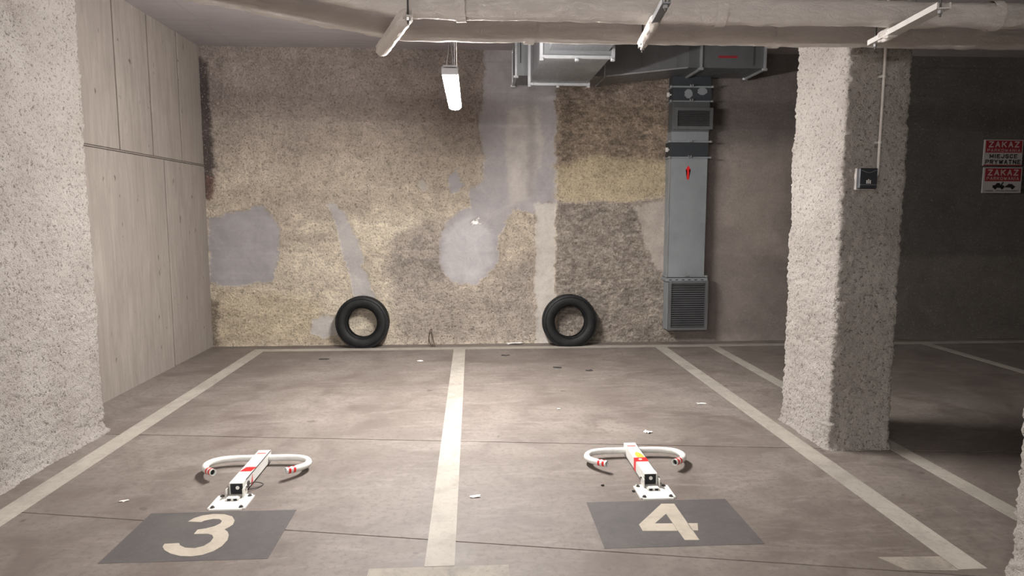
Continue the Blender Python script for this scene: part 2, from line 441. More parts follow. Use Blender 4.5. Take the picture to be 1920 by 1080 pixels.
# smooth cement column down the middle and its branches
CEM = (0.29, 0.27, 0.27)
patch([(908, 70), (1042, 70), (1042, 260), (1046, 380), (1003, 402), (962, 390), (938, 440), (932, 500), (892, 532), (850, 530), (826, 500), (822, 455), (835, 415), (880, 385), (880, 352), (905, 340), (908, 290), (893, 235), (905, 190)], CEM, 0.12, 0.02)
patch([(830, 440), (880, 395), (925, 440), (925, 495), (890, 525), (850, 520), (830, 495)], (0.4, 0.385, 0.385), 0.1, 0.06, 0.75)
patch([(950, 205), (1012, 200), (1020, 260), (1000, 370), (955, 385), (948, 290)], (0.37, 0.34, 0.315), 0.1, 0.03, 0.9)
patch([(985, 90), (1003, 90), (1003, 370), (990, 370)], (0.24, 0.22, 0.215), 0.15, 0.04, 0.6)
patch([(1003, 380), (1042, 380), (1040, 560), (1036, 645), (1006, 645), (1003, 560)], (0.4, 0.37, 0.335), 0.15, 0.02, 0.95)
# single grey repairs
REP = (0.265, 0.25, 0.25)
patch([(392, 412), (440, 396), (492, 388), (512, 405), (526, 430), (522, 480), (512, 528), (440, 537), (392, 530)], REP, 0.06)
patch([(613, 383), (631, 383), (652, 415), (673, 452), (682, 505), (697, 545), (712, 575), (668, 575), (657, 525), (642, 475), (630, 430)], (0.33, 0.31, 0.295), 0.15)
patch([(840, 330), (858, 317), (868, 335), (866, 355), (848, 364), (838, 350)], REP, 0.1)
patch([(783, 347), (795, 334), (804, 350), (795, 362)], (0.34, 0.31, 0.27), 0.2)
patch([(583, 600), (605, 590), (630, 592), (632, 628), (605, 635), (585, 622)], (0.4, 0.375, 0.35), 0.15)
# coarse brown field, ochre band and grey-brown field left of the duct
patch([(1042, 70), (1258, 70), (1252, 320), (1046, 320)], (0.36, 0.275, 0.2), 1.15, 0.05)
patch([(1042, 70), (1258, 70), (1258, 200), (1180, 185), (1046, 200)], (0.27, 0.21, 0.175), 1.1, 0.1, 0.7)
patch([(1044, 310), (1110, 292), (1252, 300), (1252, 366), (1190, 378), (1090, 380), (1044, 372)], (0.56, 0.46, 0.3), 0.8, 0.07, 0.9)
patch([(1044, 378), (1090, 382), (1252, 372), (1262, 645), (1042, 645)], (0.4, 0.345, 0.29), 1.1, 0.02)
patch([(1192, 386), (1252, 374), (1252, 520), (1228, 505), (1205, 440)], (0.33, 0.29, 0.255), 0.2, 0.03, 0.9)
# smoother concrete right of the duct; dark concrete further right, lamp falloff painted in
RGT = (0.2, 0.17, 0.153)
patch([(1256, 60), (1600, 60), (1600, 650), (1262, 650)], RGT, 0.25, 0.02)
lay(0.7*sm(pip(DX, DZ, poly_px([(1330, 60), (1600, 60), (1600, 250), (1330, 280)])), -0.12, 0.12), (0.09, 0.078, 0.072), 0.3)  # upper shade right of the ducts, painted into the wall colour
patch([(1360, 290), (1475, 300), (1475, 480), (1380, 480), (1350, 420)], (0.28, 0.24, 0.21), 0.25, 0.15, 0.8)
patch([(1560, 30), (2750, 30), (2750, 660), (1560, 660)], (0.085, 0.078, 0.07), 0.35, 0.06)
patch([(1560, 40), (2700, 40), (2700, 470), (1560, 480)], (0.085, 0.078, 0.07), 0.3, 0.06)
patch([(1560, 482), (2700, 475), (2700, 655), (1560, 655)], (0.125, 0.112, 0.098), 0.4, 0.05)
# dark gap and red brick along the inner corner, white chip
patch([(368, 100), (388, 118), (398, 230), (402, 330), (392, 372), (368, 372)], (0.07, 0.052, 0.055), 1.0, 0.03, 0.9)
patch([(386, 330), (404, 335), (400, 372), (387, 372)], (0.2, 0.1, 0.075), 1.0, 0.02, 0.7)
patch([(390, 560), (410, 570), (408, 650), (390, 650)], (0.12, 0.09, 0.06), 1.0, 0.04, 0.7)
patch([(884, 420), (888, 410), (896, 409), (900, 420)], (0.85, 0.84, 0.82), 0.1, 0.006)
col *= (1 + 0.13*wide + 0.12*midn*rgh + 0.1*hin*rgh)[:,None]
coarse = np.clip((rgh-1)/0.12, 0, 1); col *= (1 + coarse*0.9*fbm(PT, 15, 4, 77, 0.7))[:,None]
rid = np.abs(fbm(PT, 14, 4, 51, 0.6)); fine = fbm(PT, 32, 2, 61)
dep = (rgh+0.8*coarse)*(0.014*(0.35-rid) + 0.006*fine) + 0.012*wide + 0.004*(1-rgh)*midn - 0.004*sm(0.3-rgh, 0, 0.2)
dep = dep + 0.03*np.exp(-np.clip(GZ, 0, 9)/0.03)*(0.7+0.5*midn)      # mortar run along the foot
V = np.stack([GX, YW - dep, GZ], -1)
tone = np.concatenate([np.clip(col, 0.01, 1), np.clip(rgh, 0, 1)[:,None]], 1)
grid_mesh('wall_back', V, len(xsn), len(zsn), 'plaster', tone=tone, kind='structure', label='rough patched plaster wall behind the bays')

# ---- pillars in sprayed cement render
def pillar(name, x0, x1, y0, y1, label, res=0.013, flare=0.03, amp=0.018, rad=0.03, seed=0, cat='pillar'):
    per = []
    def seg(p, q, nrm):
        n = max(2, int(math.hypot(q[0]-p[0], q[1]-p[1])/res))
        for i in range(n): t = i/n; per.append((p[0]+(q[0]-p[0])*t, p[1]+(q[1]-p[1])*t, nrm[0], nrm[1]))
    def arc(cx, cy, a0):
        for i in range(4):
            a = math.radians(a0 + 90*i/4); per.append((cx+rad*math.cos(a), cy+rad*math.sin(a), math.cos(a), math.sin(a)))
    seg((x0+rad, y0), (x1-rad, y0), (0, -1)); arc(x1-rad, y0+rad, -90)
    seg((x1, y0+rad), (x1, y1-rad), (1, 0)); arc(x1-rad, y1-rad, 0)
    seg((x1-rad, y1), (x0+rad, y1), (0, 1)); arc(x0+rad, y1-rad, 90)
    seg((x0, y1-rad), (x0, y0+rad), (-1, 0)); arc(x0+rad, y0+rad, 180)
    per = np.array(per); zz = np.concatenate([np.arange(-0.01, 0.2, 0.01), np.arange(0.2, ZC+0.03, res)])
    n, k = len(per), len(zz)
    Pq = np.repeat(per, k, 0); Z = np.tile(zz, n)
    B = np.stack([Pq[:,0], Pq[:,1], Z], -1)
    d = amp*(0.8*fbm(B, 34, 2, seed+1, 0.7) + 0.5*fbm(B, 12, 2, seed+5, 0.6)) + 0.012*fbm(B, 2.2, 3, seed+9)
    d += flare*np.exp(-np.clip(Z, 0, 9)/0.035)*(0.8+0.5*fbm(B, 4, 3, seed+12))
    B[:,0] += Pq[:,2]*d; B[:,1] += Pq[:,3]*d
    loc = ((x0+x1)/2, (y0+y1)/2, 0)
    return grid_mesh(name, B, n, k, 'render', closed=True, loc=loc, label=label, cat=cat)
pillar('pillar', 2.455, 2.90, 4.40, 5.12, 'rough grey rendered pillar with socket box, right of bay 4', seed=3)
pillar('pillar', -3.19, -2.79, 1.2, 5.15, 'broad rough rendered pier standing against the left side wall', flare=0.055, seed=30, res=0.015)
pillar('pillar', 2.43, 2.88, 2.02, 2.78, 'rough rendered pillar cut off by the right picture edge', seed=60, res=0.016)

# ================================================================== PAINT ON THE FLOOR
def line(pts, label, mat='line', z=0.0016, group='painted bay lines'):
    cx = sum(p[0] for p in pts)/len(pts); cy = sum(p[1] for p in pts)/len(pts)
    bm = BM(); prism(bm, pts, 0.0002, z)
    return prop(obj('bay_line', bm, mat, loc=(cx, cy, 0)), label, 'line marking', group)
def rect(x0, x1, y0, y1): return [(x0, y0), (x1, y0), (x1, y1), (x0, y1)]
line(rect(-2.625, -2.485, 2.9, 8.045), 'cream painted line on the left side of bay 3')
line(rect(-0.232, -0.092, 3.0, 8.045), 'cream painted line between bay 3 and bay 4')
line(rect(2.235, 2.375, 2.83, 8.045), 'cream painted line on the right side of bay 4, running past the pillar')
line(rect(2.90, 3.02, 2.2, 8.045), 'cream painted line just beyond the pillar, left side of the dark bay')
line(rect(5.64, 5.76, 2.9, 8.045), 'cream painted line farthest right on the dark floor')
line(rect(-2.625, 9.4, 8.04, 8.18), 'long cream painted line along the foot of the back wall')
line(rect(-0.487, 0.16, 2.87, 2.995), 'short worn cream bar crossing the end of the middle line', 'line_worn')
line([(1.93, 2.96), (1.99, 2.84), (2.23, 2.82), (2.23, 2.95)], 'short worn cream bar at the near end of the right line', 'line_worn')
# bay numbers
def number(x0, x1, y0, y1, polys, label, name='bay_number'):
    t = empty(name, ((x0+x1)/2, (y0+y1)/2, 0), label, 'floor number', 'painted bay numbers')
    bm = BM(); prism(bm, rect(x0, x1, y0, y1), 0.0002, 0.0012); prop(obj('panel', bm, 'panel', t), 'dark grey painted rectangle')
    bm = BM()
    for p in polys:
        q = [fl(a, b) for a, b in p]
        vs = [bm.verts.new((a, b, 0.0022)) for a, b in q]; bm.faces.new(vs)
    bmesh.ops.triangulate(bm, faces=bm.faces[:])
    r = bmesh.ops.extrude_face_region(bm, geom=bm.faces[:])
    for v in r['geom']:
        if isinstance(v, bmesh.types.BMVert): v.co.z = 0.0008
    prop(obj('digit', bm, 'digit', t), 'cream painted digit')
three = [(550, 215), (575, 201), (610, 190), (655, 184), (700, 185), (732, 194), (742, 210), (735, 227), (715, 240), (700, 247), (713, 256), (718, 270), (713, 290), (690, 315), (655, 336), (610, 351), (565, 357), (520, 356), (480, 346), (455, 332), (447, 318), (455, 306),
         (515, 303), (518, 312), (540, 322), (578, 324), (615, 315), (643, 298), (655, 281), (650, 270), (632, 265), (575, 266), (590, 248), (625, 243), (660, 234), (684, 222), (690, 212), (680, 205), (655, 204), (618, 211), (605, 217)]
number(-1.768, -0.983, 3.118, 3.652, [[(100 + a/2.182, 880 + b/2.182) for a, b in three]], 'cream digit 3 on a dark grey rectangle, before the barrier with the wire loop')
number(0.64, 1.446, 3.12, 3.652, [[(1240, 945), (1264, 945), (1311.5, 1013), (1283.7, 1013), (1249, 964)], [(1240, 945), (1249, 964), (1227.6, 982), (1198, 984)],
       [(1198, 984), (1227.6, 982), (1261, 982), (1271, 996), (1205, 996)], [(1288.5, 981.6), (1308, 981.6), (1309, 995), (1298, 995)]], 'cream digit 4 on a dark grey rectangle, before the barrier with the yellow sticker')

# ================================================================== PIPES UNDER THE CEILING
PR = 0.068
def pipe(path, label, seed):
    pts = catmull(path, 1)
    dense = []
    for a, b in zip(pts[:-1], pts[1:]):
        n = max(1, int((b-a).length/0.02)); dense += [a.lerp(b, i/n) for i in range(n)]
    dense.append(pts[-1])
    t = empty('insulated_pipe', tuple(path[0]), label, 'pipe', 'foil wrapped pipes under the ceiling')
    bm = BM(); tube(bm, dense, PR, 28)
    bm.verts.ensure_lookup_table(); co = np.array([v.co[:] for v in bm.verts])
    d = 0.011*fbm(co*np.array([0.45, 1, 1]), 9, 3, seed) + 0.006*fbm(co*np.array([0.6, 1, 1]), 24, 3, seed+4)
    k = 28; i = 0
    for v, dd in zip(bm.verts, d):
        c = dense[i//k]; v.co = c + (v.co-c)*(1 + dd/PR); i += 1
    bmesh.ops.recalc_face_normals(bm, faces=bm.faces)
    obj('foil_jacket', bm, 'foil', t, True)
    return t, dense
def elbow(c, d_in, d_out, r, n=10):
    """points of a rounded corner"""
    c = Vector(c); a = c - Vector(d_in).normalized()*r; b = c + Vector(d_out).normalized()*r
    return [a*(1-s)**2 + c*2*s*(1-s) + b*s*s for s in [i/n for i in range(n+1)]]
zp = 2.66 + PR
dirL = Vector((-0.80, -0.60, 0))
def run(y, xe):
    e = elbow((xe, y, zp), (-1, 0, 0), dirL, 0.14)
    return [Vector((9.4, y, zp))] + e + [e[-1] + dirL*1.0, e[-1] + dirL*2.55]
pf, df = pipe(run(4.19, -0.42), 'far foil-wrapped pipe, the lower of the two under the ceiling', 11)
pn, dn = pipe(run(3.735, -0.33), 'near foil-wrapped pipe, the upper of the two under the ceiling', 23)
def band(parent, y, x, wdt, slant=0.0):
    bm = BM(); n = 5
    tube(bm, [(x + wdt*(i/n-0.5), y, zp) for i in range(n+1)], PR+0.012, 20, False); bmesh.ops.rotate(bm, verts=bm.verts, cent=(x, y, zp), matrix=Matrix.Rotation(slant, 3, 'Z'))
    obj('foil_tape', bm, 'foil', parent, True)
for x in (0.35, 1.86, 3.6): band(pf, 4.19, x, 0.055, 0.12)
for x in (-0.05, 1.35, 2.9): band(pn, 3.735, x, 0.055, -0.1)
# trapeze hangers: channel bar, two threaded rods, washers and nuts, crumpled foil around the bar
def hanger(xn, yn, xf, yf, label, wrap, mat='steel', hb=0.02, wr=0.03):
    z = 2.635
    t = empty('pipe_hanger', ((xn+xf)/2, (yn+yf)/2, z), label, 'pipe hanger', 'trapeze hangers under the pipes')
    a, b = Vector((xn, yn, z)), Vector((xf, yf, z)); d = (b-a).normalized(); s = Vector((-d.y, d.x, 0))
    bm = BM()
    for o_, hw, hz in ((Vector((0, 0, -0.012)), hb, 0.003), (s*(hb-0.002), 0.003, 0.014), (s*(0.002-hb), 0.003, 0.014)):
        L = (b-a).length
        r = bmesh.ops.create_cube(bm, size=1)
        for v in r['verts']: v.co = (a+b)/2 + o_ + d*(v.co.x*L) + s*(v.co.y*2*hw) + Vector((0, 0, v.co.z*2*hz))
    obj('channel_bar', bm, mat, t)
    for q in (a + d*0.03, b - d*0.03):
        bm = BM(); cyl(bm, q + Vector((0, 0, -0.045)), (q.x, q.y, ZC), 0.005, 8); obj('threaded_rod', bm, 'bolt', t)
        bm = BM(); cyl(bm, q + Vector((0, 0, -0.03)), q + Vector((0, 0, -0.014)), 0.012, 6); obj('nut', bm, 'steel_b', t)
    for w0, w1 in wrap:
        n = 14; pts = [a.lerp(b, w0 + (w1-w0)*i/n) + Vector((0, 0, 0.004)) for i in range(n+1)]
        bm = BM(); tube(bm, pts, wr, 14, True, [wr*(0.55 if i in (0, n) else 1) for i in range(n+1)])
        co = np.array([v.co[:] for v in bm.verts]); dd = fbm(co, 34, 3, int(xn*10)+50)
        for v, k in zip(bm.verts, dd): v.co += Vector((0.012*k, 0.01*k, 0.012*k))
        obj('foil_wrap', bm, 'foil', t, True)
hanger(*fl(767, 26, 2.63), *fl(716, 97, 2.63), 'foil-covered pipe hanger at the bend above the lamp', [(0.05, 1.03)], 'foil', 0.02, 0.042)
hanger(*fl(1250, 2, 2.63), *fl(1203, 88, 2.63), 'pipe hanger under the middle of the pipes, partly foil-wrapped', [(0.35, 0.97)], 'steel', 0.02, 0.032)
hanger(*fl(1770, 12, 2.63), *fl(1637, 82, 2.63), 'bare steel pipe hanger in front of the socket pillar', [(0.66, 0.86)], 'offw', 0.032, 0.034)

# ================================================================== LAMPS
def lamp(x, y0, y1, z, label, turn=0.0, led='led'):
    t = empty('batten_light', (x, (y0+y1)/2, z), label, 'lamp', 'garage batten lights')
    hw = 0.054; L0, L1 = y0+0.02, y1-0.02
    prof = [(-hw*0.85, 0.036), (-hw, 0.026), (-hw, 0.014), (-hw*0.92, 0.002), (-hw*0.7, -0.010), (-hw*0.35, -0.016), (0, -0.018)]
    prof = prof + [(-a, b) for a, b in prof[-2::-1]]
    bm = BM()
    A = [bm.verts.new((x+a, L0, z+b)) for a, b in prof]; B = [bm.verts.new((x+a, L1, z+b)) for a, b in prof]
    for i in range(len(A)-1): bm.faces.new((A[i], A[i+1], B[i+1], B[i]))
    bm.faces.new(A); bm.faces.new(B[::-1]); bm.faces.new((A[0], B[0], B[-1], A[-1]))
    prop(obj('diffuser', bm, led, t), 'glowing white LED diffuser')
    bm = BM(); box(bm, x-hw*0.86, x+hw*0.86, y0, y1, z+0.0365, z+0.062, 0.006); obj('housing', bm, 'housing', t)
    for yy, s in ((y0, 1), (y1, -1)):
        bm = BM(); box(bm, x-hw-0.003, x+hw+0.003, min(yy, yy+s*0.02), max(yy, yy+s*0.02), z-0.002, z+0.056, 0.008); obj('end_cap', bm, 'housing', t)
    for yy in (y0+0.10, y1-0.10):
        bm = BM(); tube(bm, [(x-0.03, yy, z+0.06), (x-0.012, yy, z+0.16), (x, yy, z+0.3), (x, yy, ZC)], 0.0032, 6)
        tube(bm, [(x+0.03, yy, z+0.06), (x+0.012, yy, z+0.16), (x, yy, z+0.3)], 0.0032, 6); obj('hanger_wire', bm, 'wire', t)
        bm = BM(); tube(bm, [(x+0.014, yy, z+0.06), (x+0.02, yy, z+0.3), (x+0.012, yy, ZC)], 0.0035, 8); obj('cable', bm, 'plastic', t)
    t.rotation_euler = (0, 0, turn)
lamp(-0.143, 4.66, 6.14, 2.56, 'glowing white batten lamp hanging above the two bays')
lamp(-2.1, -2.14, -0.66, 2.56, 'unseen batten lamp added for fill light over the aisle, nearer the left wall', math.pi/2, 'led_fill')  # both aisle lamps are unseen, added to light pillar front and near floor
lamp(-0.3, -2.14, -0.66, 2.56, 'unseen batten lamp added for fill light over the aisle, behind the camera', math.pi/2, 'led_fill')

# ================================================================== VENTILATION
def vbox(bm, x0, x1, y0, y1, z0a, z0b, z1):
    """box whose floor slopes from z0a at x0 to z0b at x1"""
    v = [bm.verts.new(p) for p in ((x0, y0, z0a), (x1, y0, z0b), (x1, y1, z0b), (x0, y1, z0a), (x0, y0, z1), (x1, y0, z1), (x1, y1, z1), (x0, y1, z1))]
    for f in ((0, 3, 2, 1), (4, 5, 6, 7), (0, 1, 5, 4), (1, 2, 6, 5), (2, 3, 7, 6), (3, 0, 4, 7)): bm.faces.new([v[i] for i in f])
def flange_x(parent, x, y0, y1, z0, z1, wd=0.024, pr=0.022, name='flange'):
    bm = BM()
    box(bm, x-wd/2, x+wd/2, y0-pr, y1+pr, z0-pr, z0); box(bm, x-wd/2, x+wd/2, y0-pr, y1+pr, z1, z1+pr*0.5)
    box(bm, x-wd/2, x+wd/2, y0-pr, y0, z0, z1); box(bm, x-wd/2, x+wd/2, y1, y1+pr, z0, z1); obj(name, bm, 'steel_b', parent)
def flange_y(parent, y, x0, x1, z0, z1, wd=0.03, pr=0.026, name='flange'):
    bm = BM()
    box(bm, x0-pr, x1+pr, y-wd/2, y+wd/2, z0-pr, z0); box(bm, x0-pr, x1+pr, y-wd/2, y+wd/2, z1, z1+pr*0.5)
    box(bm, x0-pr, x0, y-wd/2, y+wd/2, z0, z1); box(bm, x1, x1+pr, y-wd/2, y+wd/2, z0, z1); obj(name, bm, 'steel_b', parent)
vd = empty('ventilation_duct', (1.9, 8.0, 3.1), 'galvanised ventilation duct along the ceiling with a branch towards the camera', 'duct')
y0, y1, zt = 7.74, 8.30, 3.54
bm = BM(); vbox(bm, 0.50, 1.50, y0, y1, 3.165, 3.165, zt); obj('duct_section', bm, 'steel', vd)
bm = BM(); vbox(bm, 1.50, 2.46, y0, y1, 3.165, 3.275, zt); obj('duct_taper', bm, 'steel', vd)
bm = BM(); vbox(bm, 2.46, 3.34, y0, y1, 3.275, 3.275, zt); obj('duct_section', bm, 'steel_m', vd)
flange_x(vd, 0.50, y0, y1, 3.165, zt); flange_x(vd, 1.50, y0, y1, 3.165, zt, 0.012, 0.012); flange_x(vd, 2.60, y0, y1, 3.275, zt); flange_x(vd, 3.34, y0, y1, 3.275, zt)
for xx in (1.72, 1.92, 2.12, 2.32):
    zz = 3.165 + (xx-1.5)/0.96*0.11; bm = BM(); box(bm, xx-0.004, xx+0.004, y0-0.004, y0+0.001, zz, zt); obj('stiffening_crease', bm, 'steel', vd)
bm = BM(); vbox(bm, 1.52, 2.45, y0-0.008, y0+0.004, 3.160, 3.268, 3.19); 
for v in bm.verts:
    v.co.z = (3.165 + (v.co.x-1.5)/0.96*0.11) + (0.008 if abs(v.co.z-3.19) < 1e-5 else -0.006)
obj('folded_edge', bm, 'steel_b', vd)
bm = BM(); vbox(bm, 0.640, 1.265, 6.20, 7.50, 3.04, 3.04, 3.52); obj('branch_duct', bm, 'steel', vd)
bm = BM(); vbox(bm, 0.66, 1.25, 7.50, 7.74, 3.06, 3.06, 3.50); obj('branch_collar', bm, 'steel', vd)
bm = BM(); vbox(bm, 0.70, 1.235, 5.1, 6.20, 3.085, 3.085, 3.50); obj('branch_duct', bm, 'steel', vd)
flange_y(vd, 7.50, 0.640, 1.265, 3.04, 3.52); flange_y(vd, 6.20, 0.640, 1.265, 3.04, 3.52); flange_y(vd, 5.1, 0.70, 1.235, 3.085, 3.5)
for xx, yy, zz in ((0.94, 7.50, 3.008), (0.95, 6.20, 3.008), (0.63, 7.5, 3.012), (1.275, 7.5, 3.012), (0.63, 6.2, 3.012), (1.275, 6.2, 3.012)):
    bm = BM(); box(bm, xx-0.018, xx+0.018, yy-0.022, yy+0.022, zz-0.016, zz+0.008, 0.004, 1); cyl(bm, (xx, yy-0.03, zz-0.006), (xx, yy+0.03, zz-0.006), 0.006, 6); obj('flange_clamp', bm, 'steel_b', vd)
for xx, zz in ((2.60, 3.262), (3.34, 3.262), (0.50, 3.15)):
    for yy in (y0, y1):
        bm = BM(); box(bm, xx-0.03, xx+0.03, yy-0.02, yy+0.02, zz-0.014, zz+0.014, 0.004, 1); obj('flange_clamp', bm, 'steel_b', vd)
for xx in (0.55, 3.2):
    for yy in (y0-0.015, y1+0.015):
        bm = BM(); cyl(bm, (xx, yy, 3.3), (xx, yy, ZC), 0.005, 6); obj('support_rod', bm, 'bolt', vd)
bm = BM(); box(bm, 2.8, 3.02, y0-0.003, y0+0.001, 3.385, 3.41); prop(obj('sticker', bm, 'signr', vd), 'dark red strip on the duct face')

wd = empty('wall_duct', (2.66, 8.3, 0.16), 'vertical grey ventilation duct with two louvred grilles on the back wall', 'duct')
yf, yb = 8.22, 8.405
X0, X1 = 2.41, 2.885
bm = BM(); box(bm, X0, X1, yf, yb, 2.31, 2.50); prop(obj('damper_section', bm, 'damper', wd), 'dark damper section')
bm = BM(); box(bm, X0+0.005, X1-0.005, yf, yb, 0.845, 2.31); obj('duct_body', bm, 'steel_d', wd)
bm = BM(); box(bm, X0+0.015, X1, yf+0.004, yb, 2.50, 2.62); obj('duct_section', bm, 'steel_d', wd)
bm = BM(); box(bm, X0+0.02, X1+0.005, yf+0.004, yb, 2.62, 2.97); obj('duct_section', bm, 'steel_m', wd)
bm = BM(); box(bm, X0+0.02, X1+0.02, yf, yb, 2.97, 3.16); prop(obj('damper_section', bm, 'damper', wd), 'dark top section with pale smears')
bm = BM(); box(bm, X0+0.02, X1+0.02, yf+0.03, yb-0.01, 3.16, 3.275); obj('duct_collar', bm, 'damper', wd)
for cx, cz, rx, rz in ((2.62, 3.07, 0.05, 0.055), (2.79, 3.10, 0.06, 0.045)):
    bm = BM(); n = 16; vs = [bm.verts.new((cx+rx*math.cos(k*2*math.pi/n)*(1+0.12*math.sin(3*k)), yf-0.0012, cz+rz*math.sin(k*2*math.pi/n))) for k in range(n)]
    bm.faces.new(vs); r = bmesh.ops.extrude_face_region(bm, geom=bm.faces[:]); bmesh.ops.translate(bm, verts=[v for v in r['geom'] if isinstance(v, bmesh.types.BMVert)], vec=(0, 0.0015, 0))
    obj('dust_smear', bm, 'steel_d', wd)
def flange_z(z, x0, x1, h=0.02, pr=0.02, mat='steel_d'):
    bm = BM(); box(bm, x0-pr, x1+pr, yf-pr, yb, z-h/2, z+h/2, 0.003, 1); obj('flange', bm, mat, wd)
flange_z(2.31, X0, X1, 0.02, 0.012); flange_z(2.50, X0, X1, 0.02, 0.014); flange_z(2.98, X0+0.02, X1+0.01, 0.018, 0.012); flange_z(3.15, X0+0.02, X1+0.02, 0.02, 0.016)
flange_z(0.855, X0+0.01, X1, 0.022, 0.018); flange_z(0.815, X0+0.01, X1+0.01, 0.042, 0.026)
for k in range(6):
    xx = 2.45 + k*0.08; bm = BM(); box(bm, xx-0.017, xx+0.017, yf-0.0275, yf-0.024, 0.809, 0.819); obj('slot', bm, 'black', wd)
for z in (2.31, 2.50, 2.98, 3.15, 0.865):
    xx = 2.645
    bm = BM(); cyl(bm, (xx, yf-0.045, z), (xx, yf-0.01, z), 0.007, 8)
    for s in (-1, 1): box(bm, xx+s*0.014-0.006, xx+s*0.014+0.006, yf-0.045, yf-0.038, z-0.004, z+0.022)
    obj('wing_nut', bm, 'steel_b', wd)
for z in (2.31, 2.50, 2.98, 3.15, 0.855):
    for xx in (X0-0.012, X1+0.022):
        bm = BM(); cyl(bm, (xx, yf-0.035, z), (xx, yf+0.01, z), 0.008, 8); box(bm, xx-0.012, xx+0.012, yf-0.028, yf-0.02, z-0.012, z+0.012); obj('corner_bolt', bm, 'steel_b', wd)
for z in (3.06, 2.405):
    bm = BM(); box(bm, X0-0.045, X0-0.012, yf+0.02, yf+0.045, z-0.026, z+0.026, 0.004, 1); box(bm, X0-0.02, X0+0.01, yf+0.028, yf+0.038, z-0.008, z+0.008); obj('damper_lever', bm, 'offw', wd)
bm = BM(); box(bm, X0-0.004, X0+0.008, yf-0.006, yf+0.004, 0.87, 2.30); obj('edge_seam', bm, 'steel_b', wd)
ar = [(-0.013, 2.045), (0.013, 2.045), (0.013, 2.165), (0.03, 2.165), (0, 2.215), (-0.03, 2.165), (-0.013, 2.165)]
bm = BM(); vs = [bm.verts.new((2.642+a, yf-0.0025, b)) for a, b in ar]; bm.faces.new(vs); bmesh.ops.triangulate(bm, faces=bm.faces[:])
r = bmesh.ops.extrude_face_region(bm, geom=bm.faces[:]); bmesh.ops.translate(bm, verts=[v for v in r['geom'] if isinstance(v, bmesh.types.BMVert)], vec=(0, 0.003, 0))
prop(obj('airflow_arrow', bm, 'red', wd), 'red arrow pointing up')
def grille(x0, x1, z0, z1, ns, depth, tilt, label):
    bm = BM(); fw = 0.035
    ya, yb_ = yf-depth, yf+0.01
    box(bm, x0, x1, ya, yb_, z0, z0+fw); box(bm, x0, x1, ya, yb_, z1-fw, z1); box(bm, x0, x0+fw, ya, yb_, z0+fw, z1-fw); box(bm, x1-fw, x1, ya, yb_, z0+fw, z1-fw)
    g = prop(obj('grille', bm, 'steel', wd), label)
    bm = BM(); box(bm, x0+fw, x1-fw, yf-0.001, yf+0.004, z0+fw, z1-fw); obj('backing', bm, 'black', g)
    src = None
    for k in range(ns):
        zc = z0+fw + (z1-z0-2*fw)*(k+0.5)/ns; c = ((x0+x1)/2, yf-depth*0.5, zc)
        if src is None:
            bm = BM(); L = (x1-x0-2*fw)/2
            box(bm, -L, L, -0.011, 0.011, -0.0022, 0.0022); bmesh.ops.rotate(bm, verts=bm.verts, cent=(0, 0, 0), matrix=Matrix.Rotation(tilt, 3, 'X'))
            bmesh.ops.translate(bm, verts=bm.verts, vec=c); src = obj('slat', bm, 'steel', g, loc=c)
        else: share(src, 'slat', g, c)
grille(2.45, 2.92, 2.645, 2.90, 9, 0.035, math.radians(38), 'small louvred grille near the top')
bm = BM(); box(bm, X0+0.015, 2.925, yf+0.005, yb, 0.185, 0.80); obj('duct_section', bm, 'steel_d', wd)
grille(X0+0.02, 2.93, 0.18, 0.80, 20, 0.035, math.radians(38), 'large louvred grille at the bottom')

